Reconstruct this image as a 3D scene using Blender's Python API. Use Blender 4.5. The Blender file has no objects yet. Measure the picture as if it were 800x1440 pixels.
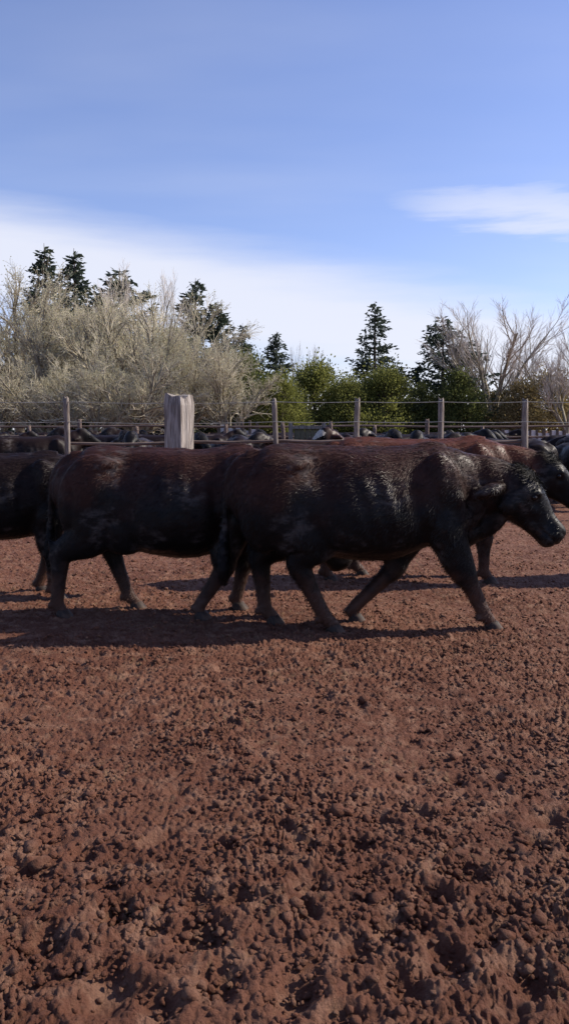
import bpy, math, random
import numpy as np
from mathutils import Vector, Matrix

random.seed(7)
rng = np.random.default_rng(11)
scene = bpy.context.scene
col = scene.collection
R = math.radians

# ------------------------------------------------------------------ camera
CAM_H = 1.45
PITCH = R(5.81)
cam_d = bpy.data.cameras.new('camera')
cam_d.sensor_fit = 'HORIZONTAL'
cam_d.sensor_width = 36.0
cam_d.lens = 36.0 * 1130 / 800
cam_d.clip_end = 9000
cam = bpy.data.objects.new('camera', cam_d)
cam.location = (0, 0, CAM_H)
cam.rotation_euler = (math.pi / 2 - PITCH, 0, 0)
col.objects.link(cam)
scene.camera = cam

# ------------------------------------------------------------------ sun, sky
SUN_EL = R(36)
SUN_AZ = R(13)                      # from +X (right) towards +Y (away from the camera)
sd = Vector((math.cos(SUN_EL) * math.cos(SUN_AZ), math.cos(SUN_EL) * math.sin(SUN_AZ), math.sin(SUN_EL)))
sun_d = bpy.data.lights.new('sun', 'SUN')
sun_d.energy = 4.8
sun_d.angle = R(0.5)
sun_d.color = (1.0, 0.91, 0.78)
sun = bpy.data.objects.new('sun', sun_d)
sun.rotation_euler = sd.to_track_quat('Z', 'Y').to_euler()
sun.location = (20, 10, 30)
col.objects.link(sun)

world = bpy.data.worlds.new('World')
scene.world = world
world.use_nodes = True
wt = world.node_tree
for n in list(wt.nodes):
    wt.nodes.remove(n)


def NN(tree, t, **kw):
    n = tree.nodes.new(t)
    for k, v in kw.items():
        if k in ('operation', 'blend_type', 'data_type', 'noise_dimensions', 'feature', 'interpolation_type', 'sky_type', 'distance'):
            setattr(n, k, v)
        else:
            n.inputs[k].default_value = v
    return n


def math_node(tree, op, a, b=None, clamp=False):
    n = tree.nodes.new('ShaderNodeMath')
    n.operation = op
    n.use_clamp = clamp
    for i, v in enumerate((a, b)):
        if v is None:
            continue
        if isinstance(v, (int, float)):
            n.inputs[i].default_value = v
        else:
            tree.links.new(v, n.inputs[i])
    return n.outputs[0]


def smooth(tree, v, a, b, lo=0.0, hi=1.0):
    n = tree.nodes.new('ShaderNodeMapRange')
    n.interpolation_type = 'SMOOTHSTEP'
    tree.links.new(v, n.inputs[0])
    n.inputs[1].default_value = a
    n.inputs[2].default_value = b
    n.inputs[3].default_value = lo
    n.inputs[4].default_value = hi
    return n.outputs[0]


def mixc(tree, fac, a, b, mode='MIX'):
    n = tree.nodes.new('ShaderNodeMix')
    n.data_type = 'RGBA'
    n.blend_type = mode
    for sock, v in ((n.inputs[0], fac), (n.inputs[6], a), (n.inputs[7], b)):
        if isinstance(v, (int, float)):
            sock.default_value = v
        elif isinstance(v, tuple):
            sock.default_value = (*v, 1) if len(v) == 3 else v
        else:
            tree.links.new(v, sock)
    return n.outputs[2]


SKY_STRENGTH = 0.14
sky = wt.nodes.new('ShaderNodeTexSky')
sky.sky_type = 'NISHITA'
sky.sun_disc = False
sky.sun_elevation = SUN_EL
sky.sun_rotation = math.pi / 2 - SUN_AZ
sky.altitude = 200
sky.air_density = 1.0
sky.dust_density = 0.6
sky.ozone_density = 2.2
tc = wt.nodes.new('ShaderNodeTexCoord')
nrm = wt.nodes.new('ShaderNodeVectorMath')
nrm.operation = 'NORMALIZE'
wt.links.new(tc.outputs['Generated'], nrm.inputs[0])
sep = wt.nodes.new('ShaderNodeSeparateXYZ')
wt.links.new(nrm.outputs[0], sep.inputs[0])
# project the direction on a cloud layer high above
zz = math_node(wt, 'ADD', math_node(wt, 'MAXIMUM', sep.outputs[2], 0.0), 0.06)
cx = math_node(wt, 'DIVIDE', sep.outputs[0], zz)
cy = math_node(wt, 'DIVIDE', sep.outputs[1], zz)
comb = wt.nodes.new('ShaderNodeCombineXYZ')
wt.links.new(cx, comb.inputs[0])
wt.links.new(cy, comb.inputs[1])
mp = wt.nodes.new('ShaderNodeMapping')
mp.inputs['Rotation'].default_value = (0, 0, R(22))
mp.inputs['Scale'].default_value = (0.45, 1.1, 1)
wt.links.new(comb.outputs[0], mp.inputs[0])
n1 = NN(wt, 'ShaderNodeTexNoise', Scale=1.3, Detail=4.0, Roughness=0.45)
wt.links.new(mp.outputs[0], n1.inputs['Vector'])
nz = math_node(wt, 'SUBTRACT', n1.outputs[0], 0.5)


mp2 = wt.nodes.new('ShaderNodeMapping')
mp2.inputs['Rotation'].default_value = (0, R(12), 0)
mp2.inputs['Scale'].default_value = (6, 6, 52)
wt.links.new(nrm.outputs[0], mp2.inputs[0])
n2 = NN(wt, 'ShaderNodeTexNoise', Scale=1.0, Detail=5.0, Roughness=0.6)
wt.links.new(mp2.outputs[0], n2.inputs['Vector'])
n2z = math_node(wt, 'SUBTRACT', n2.outputs[0], 0.5)


def direction(px, py):
    u, v = (px - 400) / 1130, -(py - 720) / 1130
    d = Vector((u, math.cos(PITCH) + v * math.sin(PITCH), -math.sin(PITCH) + v * math.cos(PITCH)))
    return d.normalized()


def band(p, q, w0, w1, amp):
    """soft band of cirrus along the great circle through two directions"""
    nv = direction(*p).cross(direction(*q)).normalized()
    if nv.z < 0:
        nv = -nv
    dt = wt.nodes.new('ShaderNodeVectorMath')
    dt.operation = 'DOT_PRODUCT'
    wt.links.new(nrm.outputs[0], dt.inputs[0])
    dt.inputs[1].default_value = nv
    s = math_node(wt, 'ADD', dt.outputs['Value'], math_node(wt, 'MULTIPLY', nz, amp))
    s = math_node(wt, 'ADD', s, math_node(wt, 'MULTIPLY', n2z, 0.03))
    return s


s1 = band((0, 325), (500, 425), 0, 0, 0.055)
b1 = math_node(wt, 'MULTIPLY', smooth(wt, s1, 0.060, -0.012), smooth(wt, s1, -0.105, -0.045, 0.22, 1.0))
hor = smooth(wt, sep.outputs[2], 0.0, 0.05, 0.8, 0.0)
b1 = math_node(wt, 'MAXIMUM', b1, hor)
# the small cirrus wisp on the right
dw = wt.nodes.new('ShaderNodeVectorMath')
dw.operation = 'SUBTRACT'
wt.links.new(nrm.outputs[0], dw.inputs[0])
dw.inputs[1].default_value = direction(790, 300)
sw = wt.nodes.new('ShaderNodeSeparateXYZ')
wt.links.new(dw.outputs[0], sw.inputs[0])
wz = math_node(wt, 'ADD', sw.outputs[2], math_node(wt, 'MULTIPLY', sw.outputs[0], 0.16))
wz = math_node(wt, 'ADD', wz, math_node(wt, 'MULTIPLY', n2z, 0.06))
e = math_node(wt, 'ADD', math_node(wt, 'POWER', math_node(wt, 'DIVIDE', wz, 0.027), 2.0),
              math_node(wt, 'POWER', math_node(wt, 'DIVIDE', sw.outputs[0], 0.17), 2.0))
b2 = math_node(wt, 'MULTIPLY', smooth(wt, e, 1.5, 0.0, 0.0, 0.75), smooth(wt, n2.outputs[0], 0.30, 0.62, 0.45, 1.0))
# thin streaks anywhere
b3 = smooth(wt, n1.outputs[0], 0.42, 0.85, 0.0, 0.17)
cm = math_node(wt, 'MAXIMUM', math_node(wt, 'MAXIMUM', b1, b2), b3, clamp=True)
skyc = mixc(wt, 1.0, sky.outputs[0], (0.86, 0.79, 0.96), 'MULTIPLY')
skyc = mixc(wt, math_node(wt, 'MULTIPLY', cm, 0.88), skyc, (4.5, 4.62, 5.2))
bg = wt.nodes.new('ShaderNodeBackground')
bg.inputs[1].default_value = SKY_STRENGTH
wt.links.new(skyc, bg.inputs[0])
wo = wt.nodes.new('ShaderNodeOutputWorld')
wt.links.new(bg.outputs[0], wo.inputs[0])

scene.view_settings.view_transform = 'Standard'
scene.view_settings.look = 'None'
scene.view_settings.exposure = 0.45
scene.view_settings.gamma = 1.0

# ------------------------------------------------------------------ helpers


def px_at(x, y, Y):
    """world point seen at photo pixel (x, y) at distance Y in front of the camera"""
    u, v = (x - 400) / 1130, -(y - 720) / 1130
    d = (u, math.cos(PITCH) + v * math.sin(PITCH), -math.sin(PITCH) + v * math.cos(PITCH))
    t = Y / d[1]
    return Vector((d[0] * t, Y, CAM_H + d[2] * t))


def px_ground(x, y):
    u, v = (x - 400) / 1130, -(y - 720) / 1130
    d = (u, math.cos(PITCH) + v * math.sin(PITCH), -math.sin(PITCH) + v * math.cos(PITCH))
    t = CAM_H / -d[2]
    return Vector((d[0] * t, d[1] * t, 0))


def mesh_from(name, V, F, mat, shade=True):
    me = bpy.data.meshes.new(name)
    me.from_pydata([tuple(v) for v in V], [], F)
    me.materials.append(mat)
    if shade:
        me.polygons.foreach_set('use_smooth', [True] * len(me.polygons))
    me.update()
    return me


def quads_mesh(name, V, Q, mat, shade=False):
    """fast numpy mesh: V (n,3), Q (m,k)"""
    V = np.asarray(V, dtype=np.float32)
    Q = np.asarray(Q, dtype=np.int32)
    me = bpy.data.meshes.new(name)
    m, k = Q.shape
    me.vertices.add(len(V))
    me.vertices.foreach_set('co', V.ravel())
    me.loops.add(m * k)
    me.loops.foreach_set('vertex_index', Q.ravel())
    me.polygons.add(m)
    me.polygons.foreach_set('loop_start', np.arange(0, m * k, k, dtype=np.int32))
    me.polygons.foreach_set('use_smooth', np.full(m, shade))
    me.materials.append(mat)
    me.update(calc_edges=True)
    return me


def link(name, me, parent=None, loc=None):
    o = bpy.data.objects.new(name, me)
    col.objects.link(o)
    if parent:
        o.parent = parent
    if loc is not None:
        o.location = loc
    return o


def thing(name, label, cat, loc=(0, 0, 0), rz=0.0, group=None, scale=1.0):
    o = bpy.data.objects.new(name, None)
    o.empty_display_size = 0.3
    col.objects.link(o)
    o.location = loc
    o.rotation_euler = (0, 0, rz)
    o.scale = (scale, scale, scale) if isinstance(scale, (int, float)) else scale
    o['label'] = label
    o['category'] = cat
    if group:
        o['group'] = group
    return o


def copy_tree(o, parent=None):
    c = o.copy()
    col.objects.link(c)
    if parent:
        c.parent = parent
    for ch in list(o.children):
        copy_tree(ch, c)
    return c


# hashed value noise and cell noise
def h2(ix, iy, s):
    n = (ix.astype(np.int64) * 374761393 + iy.astype(np.int64) * 668265263 + s * 974634721) & 0x7fffffff
    n = ((n ^ (n >> 13)) * 1274126177) & 0x7fffffff
    n = (n ^ (n >> 16)) & 0x7fffffff
    return (n % 65536) / 65536.0


def vnoise(x, y, s=0):
    ix, iy = np.floor(x), np.floor(y)
    fx, fy = x - ix, y - iy
    fx = fx * fx * fx * (fx * (fx * 6 - 15) + 10)
    fy = fy * fy * fy * (fy * (fy * 6 - 15) + 10)
    a, b = h2(ix, iy, s), h2(ix + 1, iy, s)
    c, d = h2(ix, iy + 1, s), h2(ix + 1, iy + 1, s)
    return (a * (1 - fx) + b * fx) * (1 - fy) + (c * (1 - fx) + d * fx) * fy - 0.5


def cells(x, y, s=0):
    ix, iy = np.floor(x), np.floor(y)
    best = np.full(x.shape, 9.0)
    amp = np.zeros(x.shape)
    for dx in (-1, 0, 1):
        for dy in (-1, 0, 1):
            jx, jy = ix + dx, iy + dy
            ux = jx + 0.1 + 0.8 * h2(jx, jy, s + 1)
            uy = jy + 0.1 + 0.8 * h2(jx, jy, s + 2)
            a = h2(jx, jy, s + 3)
            d = ((x - ux) ** 2 + (y - uy) ** 2)
            m = d < best
            best = np.where(m, d, best)
            amp = np.where(m, a, amp)
    return np.sqrt(best), amp


# ------------------------------------------------------------------ materials
def new_mat(name):
    m = bpy.data.materials.new(name)
    m.use_nodes = True
    t = m.node_tree
    b = t.nodes['Principled BSDF']
    return m, t, b


def noise(t, vec, scale, detail=4.0, rough=0.55, stretch=None):
    if stretch:
        mpn = t.nodes.new('ShaderNodeMapping')
        mpn.inputs['Scale'].default_value = stretch
        t.links.new(vec, mpn.inputs[0])
        vec = mpn.outputs[0]
    n = NN(t, 'ShaderNodeTexNoise', Scale=scale, Detail=detail, Roughness=rough)
    t.links.new(vec, n.inputs['Vector'])
    return n.outputs[0]


def bump(t, b, h, strength, dist):
    bn = t.nodes.new('ShaderNodeBump')
    bn.inputs['Strength'].default_value = strength
    bn.inputs['Distance'].default_value = dist
    t.links.new(h, bn.inputs['Height'])
    t.links.new(bn.outputs[0], b.inputs['Normal'])


def mud_material(name='mud'):
    m, t, b = new_mat(name)
    g = t.nodes.new('ShaderNodeTexCoord').outputs['Object']
    big = noise(t, g, 0.9, 4)
    mid = noise(t, g, 9, 5)
    fine = noise(t, g, 75, 6, 0.7)
    c = mixc(t, smooth(t, big, 0.35, 0.65), (0.122, 0.045, 0.025), (0.168, 0.070, 0.041))
    c = mixc(t, smooth(t, mid, 0.45, 0.7), c, (0.235, 0.122, 0.078))
    c = mixc(t, smooth(t, fine, 0.5, 0.72, 0, 0.6), c, (0.060, 0.021, 0.013))
    str_ = noise(t, g, 30, 3, 0.5, (1, 0.4, 1))
    patch = noise(t, g, 1.7, 3)
    sf = math_node(t, 'MULTIPLY', smooth(t, str_, 0.52, 0.70), smooth(t, patch, 0.46, 0.68))
    c = mixc(t, math_node(t, 'MULTIPLY', sf, 0.45), c, (0.26, 0.18, 0.10))
    t.links.new(c, b.inputs['Base Color'])
    b.inputs['Roughness'].default_value = 0.85
    b.inputs['Specular IOR Level'].default_value = 0.25
    bump(t, b, fine, 1.0, 0.022)
    return m


def coat_material(name, red, spec=0.4, dirt=0.68, rust=(0.080, 0.024, 0.013)):
    m, t, b = new_mat(name)
    g = t.nodes.new('ShaderNodeTexCoord').outputs['Object']
    s = t.nodes.new('ShaderNodeSeparateXYZ')
    t.links.new(g, s.inputs[0])
    big = noise(t, g, 2.4, 3)
    mid = noise(t, g, 7, 4, 0.55)
    hair = noise(t, g, 60, 3, 0.6, (0.16, 1.0, 0.4))
    lock = noise(t, g, 16, 3, 0.55, (0.4, 1.0, 0.7))
    # sun-bleached rusty hair along the back over a black coat
    up = smooth(t, math_node(t, 'ADD', s.outputs[2], math_node(t, 'MULTIPLY', math_node(t, 'SUBTRACT', big, 0.5), 0.8)), 0.80, 1.22)
    rf = math_node(t, 'MULTIPLY', math_node(t, 'MULTIPLY', up, red), smooth(t, s.outputs[0], 1.16, 0.92))
    c = mixc(t, rf, (0.0055, 0.0048, 0.0052), rust)
    c = mixc(t, smooth(t, lock, 0.5, 0.7, 0, 0.35), c, (0.003, 0.0025, 0.0025))
    painted_sheen = math_node(t, 'MULTIPLY', smooth(t, noise(t, g, 3.4, 4, 0.6), 0.50, 0.66), smooth(t, noise(t, g, 26, 4, 0.65, (0.35, 1.0, 0.8)), 0.40, 0.62))  # grey sheen of sunlit hair, painted into the coat colour as noise patches
    c = mixc(t, math_node(t, 'MULTIPLY', painted_sheen, 0.5), c, (0.105, 0.092, 0.088))
    # dried mud on the lower legs and a few splashes higher up
    lo = smooth(t, math_node(t, 'ADD', s.outputs[2], math_node(t, 'MULTIPLY', math_node(t, 'SUBTRACT', mid, 0.5), 0.65)), 0.48, 0.06)
    c = mixc(t, math_node(t, 'MULTIPLY', lo, dirt), c, (0.105, 0.052, 0.036))
    c = mixc(t, smooth(t, mid, 0.63, 0.74, 0, 0.4), c, (0.055, 0.030, 0.022))
    t.links.new(c, b.inputs['Base Color'])
    # licked, glossy patches between duller ones
    t.links.new(smooth(t, big, 0.38, 0.62, 0.40, 0.6), b.inputs['Roughness'])
    b.inputs['Specular IOR Level'].default_value = spec
    hh = math_node(t, 'ADD', math_node(t, 'MULTIPLY', hair, 0.45), math_node(t, 'MULTIPLY', lock, 0.8))
    bump(t, b, hh, 0.34, 0.02)
    return m


def plain_mat(name, c1, c2, scale=8, rough=0.8, stretch=None, bs=0.4, bd=0.01, spec=0.3):
    m, t, b = new_mat(name)
    g = t.nodes.new('ShaderNodeTexCoord').outputs['Object']
    n = noise(t, g, scale, 5, 0.6, stretch)
    t.links.new(mixc(t, smooth(t, n, 0.35, 0.65), c1, c2), b.inputs['Base Color'])
    b.inputs['Roughness'].default_value = rough
    b.inputs['Specular IOR Level'].default_value = spec
    if bs:
        bump(t, b, n, bs, bd)
    return m


def leaf_mat(name, c1, c2, trans=0.25, scale=0.6):
    m, t, b = new_mat(name)
    g = t.nodes.new('ShaderNodeTexCoord').outputs['Object']
    n = noise(t, g, scale, 3, 0.7)
    n2 = noise(t, g, scale * 9, 2, 0.7)
    f = smooth(t, math_node(t, 'ADD', math_node(t, 'MULTIPLY', n, 0.5), math_node(t, 'MULTIPLY', n2, 0.5)), 0.35, 0.65)
    c = mixc(t, f, c1, c2)
    t.links.new(c, b.inputs['Base Color'])
    b.inputs['Roughness'].default_value = 0.7
    b.inputs['Specular IOR Level'].default_value = 0.2
    tr = t.nodes.new('ShaderNodeBsdfTranslucent')
    t.links.new(c, tr.inputs[0])
    mx = t.nodes.new('ShaderNodeMixShader')
    mx.inputs[0].default_value = trans
    t.links.new(b.outputs[0], mx.inputs[1])
    t.links.new(tr.outputs[0], mx.inputs[2])
    t.links.new(mx.outputs[0], t.nodes['Material Output'].inputs[0])
    return m


MUD = mud_material()
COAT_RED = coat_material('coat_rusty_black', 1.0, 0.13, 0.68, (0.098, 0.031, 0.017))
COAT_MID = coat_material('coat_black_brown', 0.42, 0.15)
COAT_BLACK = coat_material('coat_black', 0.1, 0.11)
COAT_BROWN = plain_mat('coat_brown', (0.022, 0.009, 0.005), (0.04, 0.016, 0.009), 6, 0.6)
WHITE_HAIR = plain_mat('white_hair', (0.30, 0.26, 0.22), (0.42, 0.38, 0.33), 12, 0.7)
HOOF = plain_mat('hoof_horn', (0.018, 0.013, 0.012), (0.07, 0.042, 0.03), 14, 0.7)
EYE = plain_mat('eye_dark', (0.006, 0.005, 0.005), (0.012, 0.009, 0.008), 5, 0.12, bs=0)
WOOD = plain_mat('weathered_wood', (0.14, 0.115, 0.10), (0.36, 0.32, 0.29), 9, 0.85, (3.5, 3.5, 0.25), 0.9, 0.03)
WOOD_THIN = plain_mat('grey_post_wood', (0.11, 0.085, 0.072), (0.27, 0.23, 0.20), 14, 0.85, (3, 3, 0.3), 0.7, 0.02)
RAIL = plain_mat('rail_wood', (0.08, 0.055, 0.045), (0.18, 0.13, 0.11), 8, 0.85, (0.3, 3, 3), 0.5, 0.02)
WIRE = plain_mat('wire_metal', (0.26, 0.24, 0.20), (0.42, 0.40, 0.34), 10, 0.5, bs=0)
BARK_PALE = plain_mat('bark_pale', (0.17, 0.145, 0.105), (0.33, 0.29, 0.215), 5, 0.9, (1, 1, 0.3), 0.5, 0.03)
TWIG_PALE = plain_mat('twig_pale', (0.42, 0.365, 0.265), (0.60, 0.535, 0.41), 0.7, 0.85, bs=0)
TWIG_GREY = plain_mat('twig_grey', (0.44, 0.39, 0.33), (0.60, 0.54, 0.48), 0.7, 0.85, bs=0)
BARK_DARK = plain_mat('bark_dark', (0.06, 0.045, 0.035), (0.14, 0.105, 0.08), 6, 0.9, (1, 1, 0.3), 0.5, 0.03)
BUD = leaf_mat('bud_pale', (0.42, 0.40, 0.25), (0.60, 0.57, 0.40), 0.5)
NEEDLE = leaf_mat('needles_dark', (0.036, 0.05, 0.036), (0.075, 0.095, 0.065), 0.3)
CYPRESS = leaf_mat('cypress_green', (0.135, 0.15, 0.038), (0.23, 0.235, 0.07), 0.5)
CYPRESS_DARK = leaf_mat('cypress_dark_green', (0.085, 0.105, 0.035), (0.15, 0.165, 0.055), 0.5)
BROWN_LEAF = leaf_mat('brown_leaves', (0.14, 0.115, 0.05), (0.27, 0.21, 0.10), 0.4)
WHITEWASH = plain_mat('whitewash', (0.45, 0.43, 0.42), (0.62, 0.60, 0.58), 3, 0.8, bs=0.2)

# ------------------------------------------------------------------ ground
HOLES = []          # x, y, length, width, angle, depth
for (hx, hy, s) in [(280, 1325, 1.2), (165, 1292, 1.1), (60, 1335, 1.2), (655, 1235, 1.2), (330, 1275, .9), (50, 1232, .9),
                    (440, 1258, .9), (770, 1155, 1.2), (500, 1195, 1.0), (430, 1290, .8), (690, 1310, .9), (740, 1385, 1.2),
                    (570, 1395, 1.0), (415, 1405, 1.1), (150, 1410, 1.2), (220, 1418, .9), (630, 1350, .9), (595, 1150, .8),
                    (250, 1115, .8), (120, 1205, .8), (40, 1068, .9), (125, 1052, .7), (545, 1320, .9), (640, 1100, .8),
                    (700, 1095, .8), (505, 995, .7), (230, 1010, .7), (340, 1060, .7), (700, 1000, .7), (580, 1045, .6),
                    (90, 980, .7), (190, 935, .7), (400, 960, .6), (610, 1265, .9), (310, 1390, 1.0)]:
    p = px_ground(hx, hy)
    HOLES.append((p.x, p.y, 0.075 * s, 0.058 * s, rng.uniform(0, 3.14), 0.030 * s))
for i in range(330):
    r = 1.6 * (14 / 1.6) ** rng.uniform()
    a = rng.uniform(-0.75, 0.75)
    HOLES.append((r * math.sin(a), r * math.cos(a), rng.uniform(.05, .085), rng.uniform(.04, .06), rng.uniform(0, 3.14), rng.uniform(.006, .02)))


def ground_height(x, y, r=None):
    if r is None:
        r = np.hypot(x, y)
    f1 = np.clip(1.6 - r / 16, 0, 1)           # fine clods only where the sheet is dense
    f2 = np.clip(1.3 - r / 60, 0, 1)
    wx = x + 0.03 * vnoise(x * 14, y * 14, 31) + 0.012 * vnoise(x * 45, y * 45, 37)
    wy = y + 0.03 * vnoise(x * 14, y * 14, 32) + 0.012 * vnoise(x * 45, y * 45, 38)
    d2, a2 = cells(wx / 0.026, wy / 0.026, 60)
    d3, a3 = cells(wx / 0.017, wy / 0.017, 70)
    dens = np.clip(0.85 + 0.8 * vnoise(x * 2.6, y * 2.6, 33), 0.4, 1.25)
    h = 0.036 * vnoise(x * 0.8, y * 0.8, 1) * f2 + 0.022 * vnoise(x * 3.1, y * 3.1, 2) * f2 + 0.011 * vnoise(x * 9, y * 9, 3) * f1
    d1, a1 = cells(wx / 0.058, wy / 0.058, 50)
    r1 = 1 - np.abs(vnoise(wx / 0.045, wy / 0.045, 41)) * 4
    r2 = 1 - np.abs(vnoise(wx / 0.020, wy / 0.020, 42)) * 4
    h = h + f1 * dens * (0.006 * np.clip(1 - (d1 / 0.6) ** 2, 0, 1) * a1 + 0.0155 * np.clip(1 - (d2 / 0.62) ** 2, 0, 1) * (0.25 + a2)
                         + 0.004 * r1 + 0.0055 * r2
                         + 0.007 * np.clip(1 - (d3 / 0.62) ** 2, 0, 1) * (0.3 + a3))
    return h


def build_ground():
    a_f = np.concatenate([np.arange(-0.86, -0.42, 0.0025), np.arange(-0.42, 0.42, 0.00145), np.arange(0.42, 0.86, 0.0025)])
    a_c = np.linspace(0.8625, 2 * math.pi - 0.8625, 62)[:-1]
    ang = np.concatenate([a_f, a_c])
    rad = [0.25, 0.6, 1.0, 1.3]
    r = 1.5
    while r < 15:
        rad.append(r)
        r *= 1.0032
    step = 1.006
    while r < 6000:
        rad.append(r)
        r *= step
        step = min(step * 1.025, 1.25)
    rad = np.array(rad)
    A, RR = np.meshgrid(ang, rad)
    X = RR * np.sin(A)
    Y = RR * np.cos(A)
    Z = ground_height(X, Y, RR)
    Z = np.where(RR < 1.4, 0.3 * Z, Z)
    for (hx, hy, L, W, an, dp) in HOLES:
        rr = math.hypot(hx, hy)
        i0, i1 = np.searchsorted(rad, rr - 0.3), np.searchsorted(rad, rr + 0.3)
        dx, dy = X[i0:i1] - hx, Y[i0:i1] - hy
        u = dx * math.cos(an) + dy * math.sin(an)
        v = -dx * math.sin(an) + dy * math.cos(an)
        q = np.sqrt((u / L) ** 2 + (v / W) ** 2)
        q = q + 0.35 * vnoise(X[i0:i1] * 22, Y[i0:i1] * 22, 80)
        pit = np.clip(1.25 - q, 0, 1)
        pit = pit * pit * (3 - 2 * pit)
        rim = np.exp(-((q - 1.45) / 0.3) ** 2)
        Z[i0:i1] = Z[i0:i1] * (1 - 0.55 * pit) - dp * pit + 0.010 * rim * (dp / 0.04)
    n, m = X.shape
    V = np.stack([X, Y, Z], -1).reshape(-1, 3)
    I = np.arange(n * m).reshape(n, m)
    J = np.roll(I, -1, axis=1)
    Q = np.stack([I[:-1], J[:-1], J[1:], I[1:]], -1).reshape(-1, 4)[:, ::-1]
    # small central disc below the camera, four-sided faces as degenerate-free fan pairs
    me = quads_mesh('ground', V, Q, MUD, True)
    o = link('ground', me)
    o['kind'] = 'structure'
    return o


build_ground()


def build_clods():
    """loose crumbs of mud lying on the sheet"""
    ico = [(0, 0, 1), (.89, 0, .45), (.28, .85, .45), (-.72, .53, .45), (-.72, -.53, .45), (.28, -.85, .45),
           (.72, .53, -.45), (-.28, .85, -.45), (-.89, 0, -.45), (-.28, -.85, -.45), (.72, -.53, -.45), (0, 0, -1)]
    fc = [(0, 1, 2), (0, 2, 3), (0, 3, 4), (0, 4, 5), (0, 5, 1), (1, 6, 2), (2, 7, 3), (3, 8, 4), (4, 9, 5), (5, 10, 1),
          (2, 6, 7), (3, 7, 8), (4, 8, 9), (5, 9, 10), (1, 10, 6), (6, 11, 7), (7, 11, 8), (8, 11, 9), (9, 11, 10), (10, 11, 6)]
    ico, fc = np.array(ico), np.array(fc)
    N = 48000
    r = 1.55 * (12 / 1.55) ** (rng.uniform(size=N) ** 0.8)
    a = rng.uniform(-0.66, 0.66, N)
    x, y = r * np.sin(a), r * np.cos(a)
    keep = vnoise(x * 2.2, y * 2.2, 91) + 0.6 * vnoise(x * 7, y * 7, 92) > -0.25 + 0.3 * rng.uniform(-1, 1, N)
    x, y, r = x[keep], y[keep], r[keep]
    N = len(x)
    s = np.exp(rng.normal(math.log(0.0068), 0.40, N))
    z = ground_height(x, y, r) + 0.15 * s
    for (hx, hy, L, W, an, dp) in HOLES:
        dx, dy = x - hx, y - hy
        u, v = dx * math.cos(an) + dy * math.sin(an), -dx * math.sin(an) + dy * math.cos(an)
        pit = np.clip(1.25 - np.sqrt((u / L) ** 2 + (v / W) ** 2), 0, 1)
        z = z - dp * pit * pit * (3 - 2 * pit)
    V = ico[None] * (1 + 0.95 * rng.uniform(-.5, .5, (N, 12, 1)))  # jagged crumbs
    V = V * s[:, None, None] * np.stack([rng.uniform(.7, 1.5, N), rng.uniform(.7, 1.5, N), rng.uniform(.6, 1.0, N)], -1)[:, None, :]
    V = V + np.stack([x, y, z], -1)[:, None, :]
    F = fc[None] + (np.arange(N) * 12)[:, None, None]
    me = quads_mesh('mud_clods', V.reshape(-1, 3), F.reshape(-1, 3), MUD, True)
    o = link('mud_clods', me)
    o['kind'] = 'stuff'
    o['label'] = 'loose crumbs of brown mud scattered over the trampled yard'
    o['category'] = 'mud'


build_clods()


# ------------------------------------------------------------------ cattle
def catmull(secs, k):
    S = np.array(secs, dtype=float)
    out = []
    n = len(S)
    for i in range(n - 1):
        p0, p1, p2, p3 = S[max(i - 1, 0)], S[i], S[i + 1], S[min(i + 2, n - 1)]
        for j in range(k):
            t = j / k
            out.append(0.5 * ((2 * p1) + (-p0 + p2) * t + (2 * p0 - 5 * p1 + 4 * p2 - p3) * t * t + (-p0 + 3 * p1 - 3 * p2 + p3) * t ** 3))
    out.append(S[-1])
    return np.array(out)


class Flesh:
    def __init__(self):
        self.V, self.F = [], []

    def loft(self, secs, k=4, n=20, egg=0.0, ex=2.0):
        """secs: x, y, z, half height, half width"""
        S = catmull(secs, k)
        c = S[:, :3]
        t = np.gradient(c, axis=0)
        t /= np.linalg.norm(t, axis=1)[:, None] + 1e-9
        base = len(self.V)
        side0 = np.array([0, 1.0, 0])
        for i in range(len(S)):
            side = side0 - t[i] * np.dot(side0, t[i])
            side /= np.linalg.norm(side)
            up = np.cross(t[i], side)
            if abs(up[2]) > 0.2 and up[2] < 0:
                up = -up
            elif abs(up[2]) <= 0.2 and up[0] < 0:
                up = -up
            if i and np.dot(up, pu) < 0:
                up = -up
            pu = up
            for j in range(n):
                a = 2 * math.pi * j / n
                ca, sa = math.cos(a), math.sin(a)
                ca = math.copysign(abs(ca) ** (2 / ex), ca)
                sa = math.copysign(abs(sa) ** (2 / ex), sa)
                w = S[i, 4] * (1 - egg * sa)
                self.V.append(c[i] + side * ca * w + up * sa * S[i, 3])
        for i in range(len(S) - 1):
            for j in range(n):
                a, b = base + i * n + j, base + i * n + (j + 1) % n
                self.F.append((a, b, b + n, a + n))
        for end, i in ((0, 0), (1, len(S) - 1)):
            q = len(self.V)
            self.V.append(c[i] + t[i] * (S[i, 3] * 0.35 * (1 if end else -1)))
            for j in range(n):
                a, b = base + i * n + j, base + i * n + (j + 1) % n
                self.F.append((a, b, q))

    def ball(self, c, r, rot=0.0, n=14):
        base = len(self.V)
        cr, sr = math.cos(rot), math.sin(rot)
        for i in range(n + 1):
            th = math.pi * i / n
            for j in range(n):
                ph = 2 * math.pi * j / n
                x, y, z = r[0] * math.sin(th) * math.cos(ph), r[1] * math.sin(th) * math.sin(ph), r[2] * math.cos(th)
                x, z = x * cr + z * sr, -x * sr + z * cr
                self.V.append(np.array([c[0] + x, c[1] + y, c[2] + z]))
        for i in range(n):
            for j in range(n):
                a, b = base + i * n + j, base + i * n + (j + 1) % n
                self.F.append((a, b, b + n, a + n))


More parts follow.
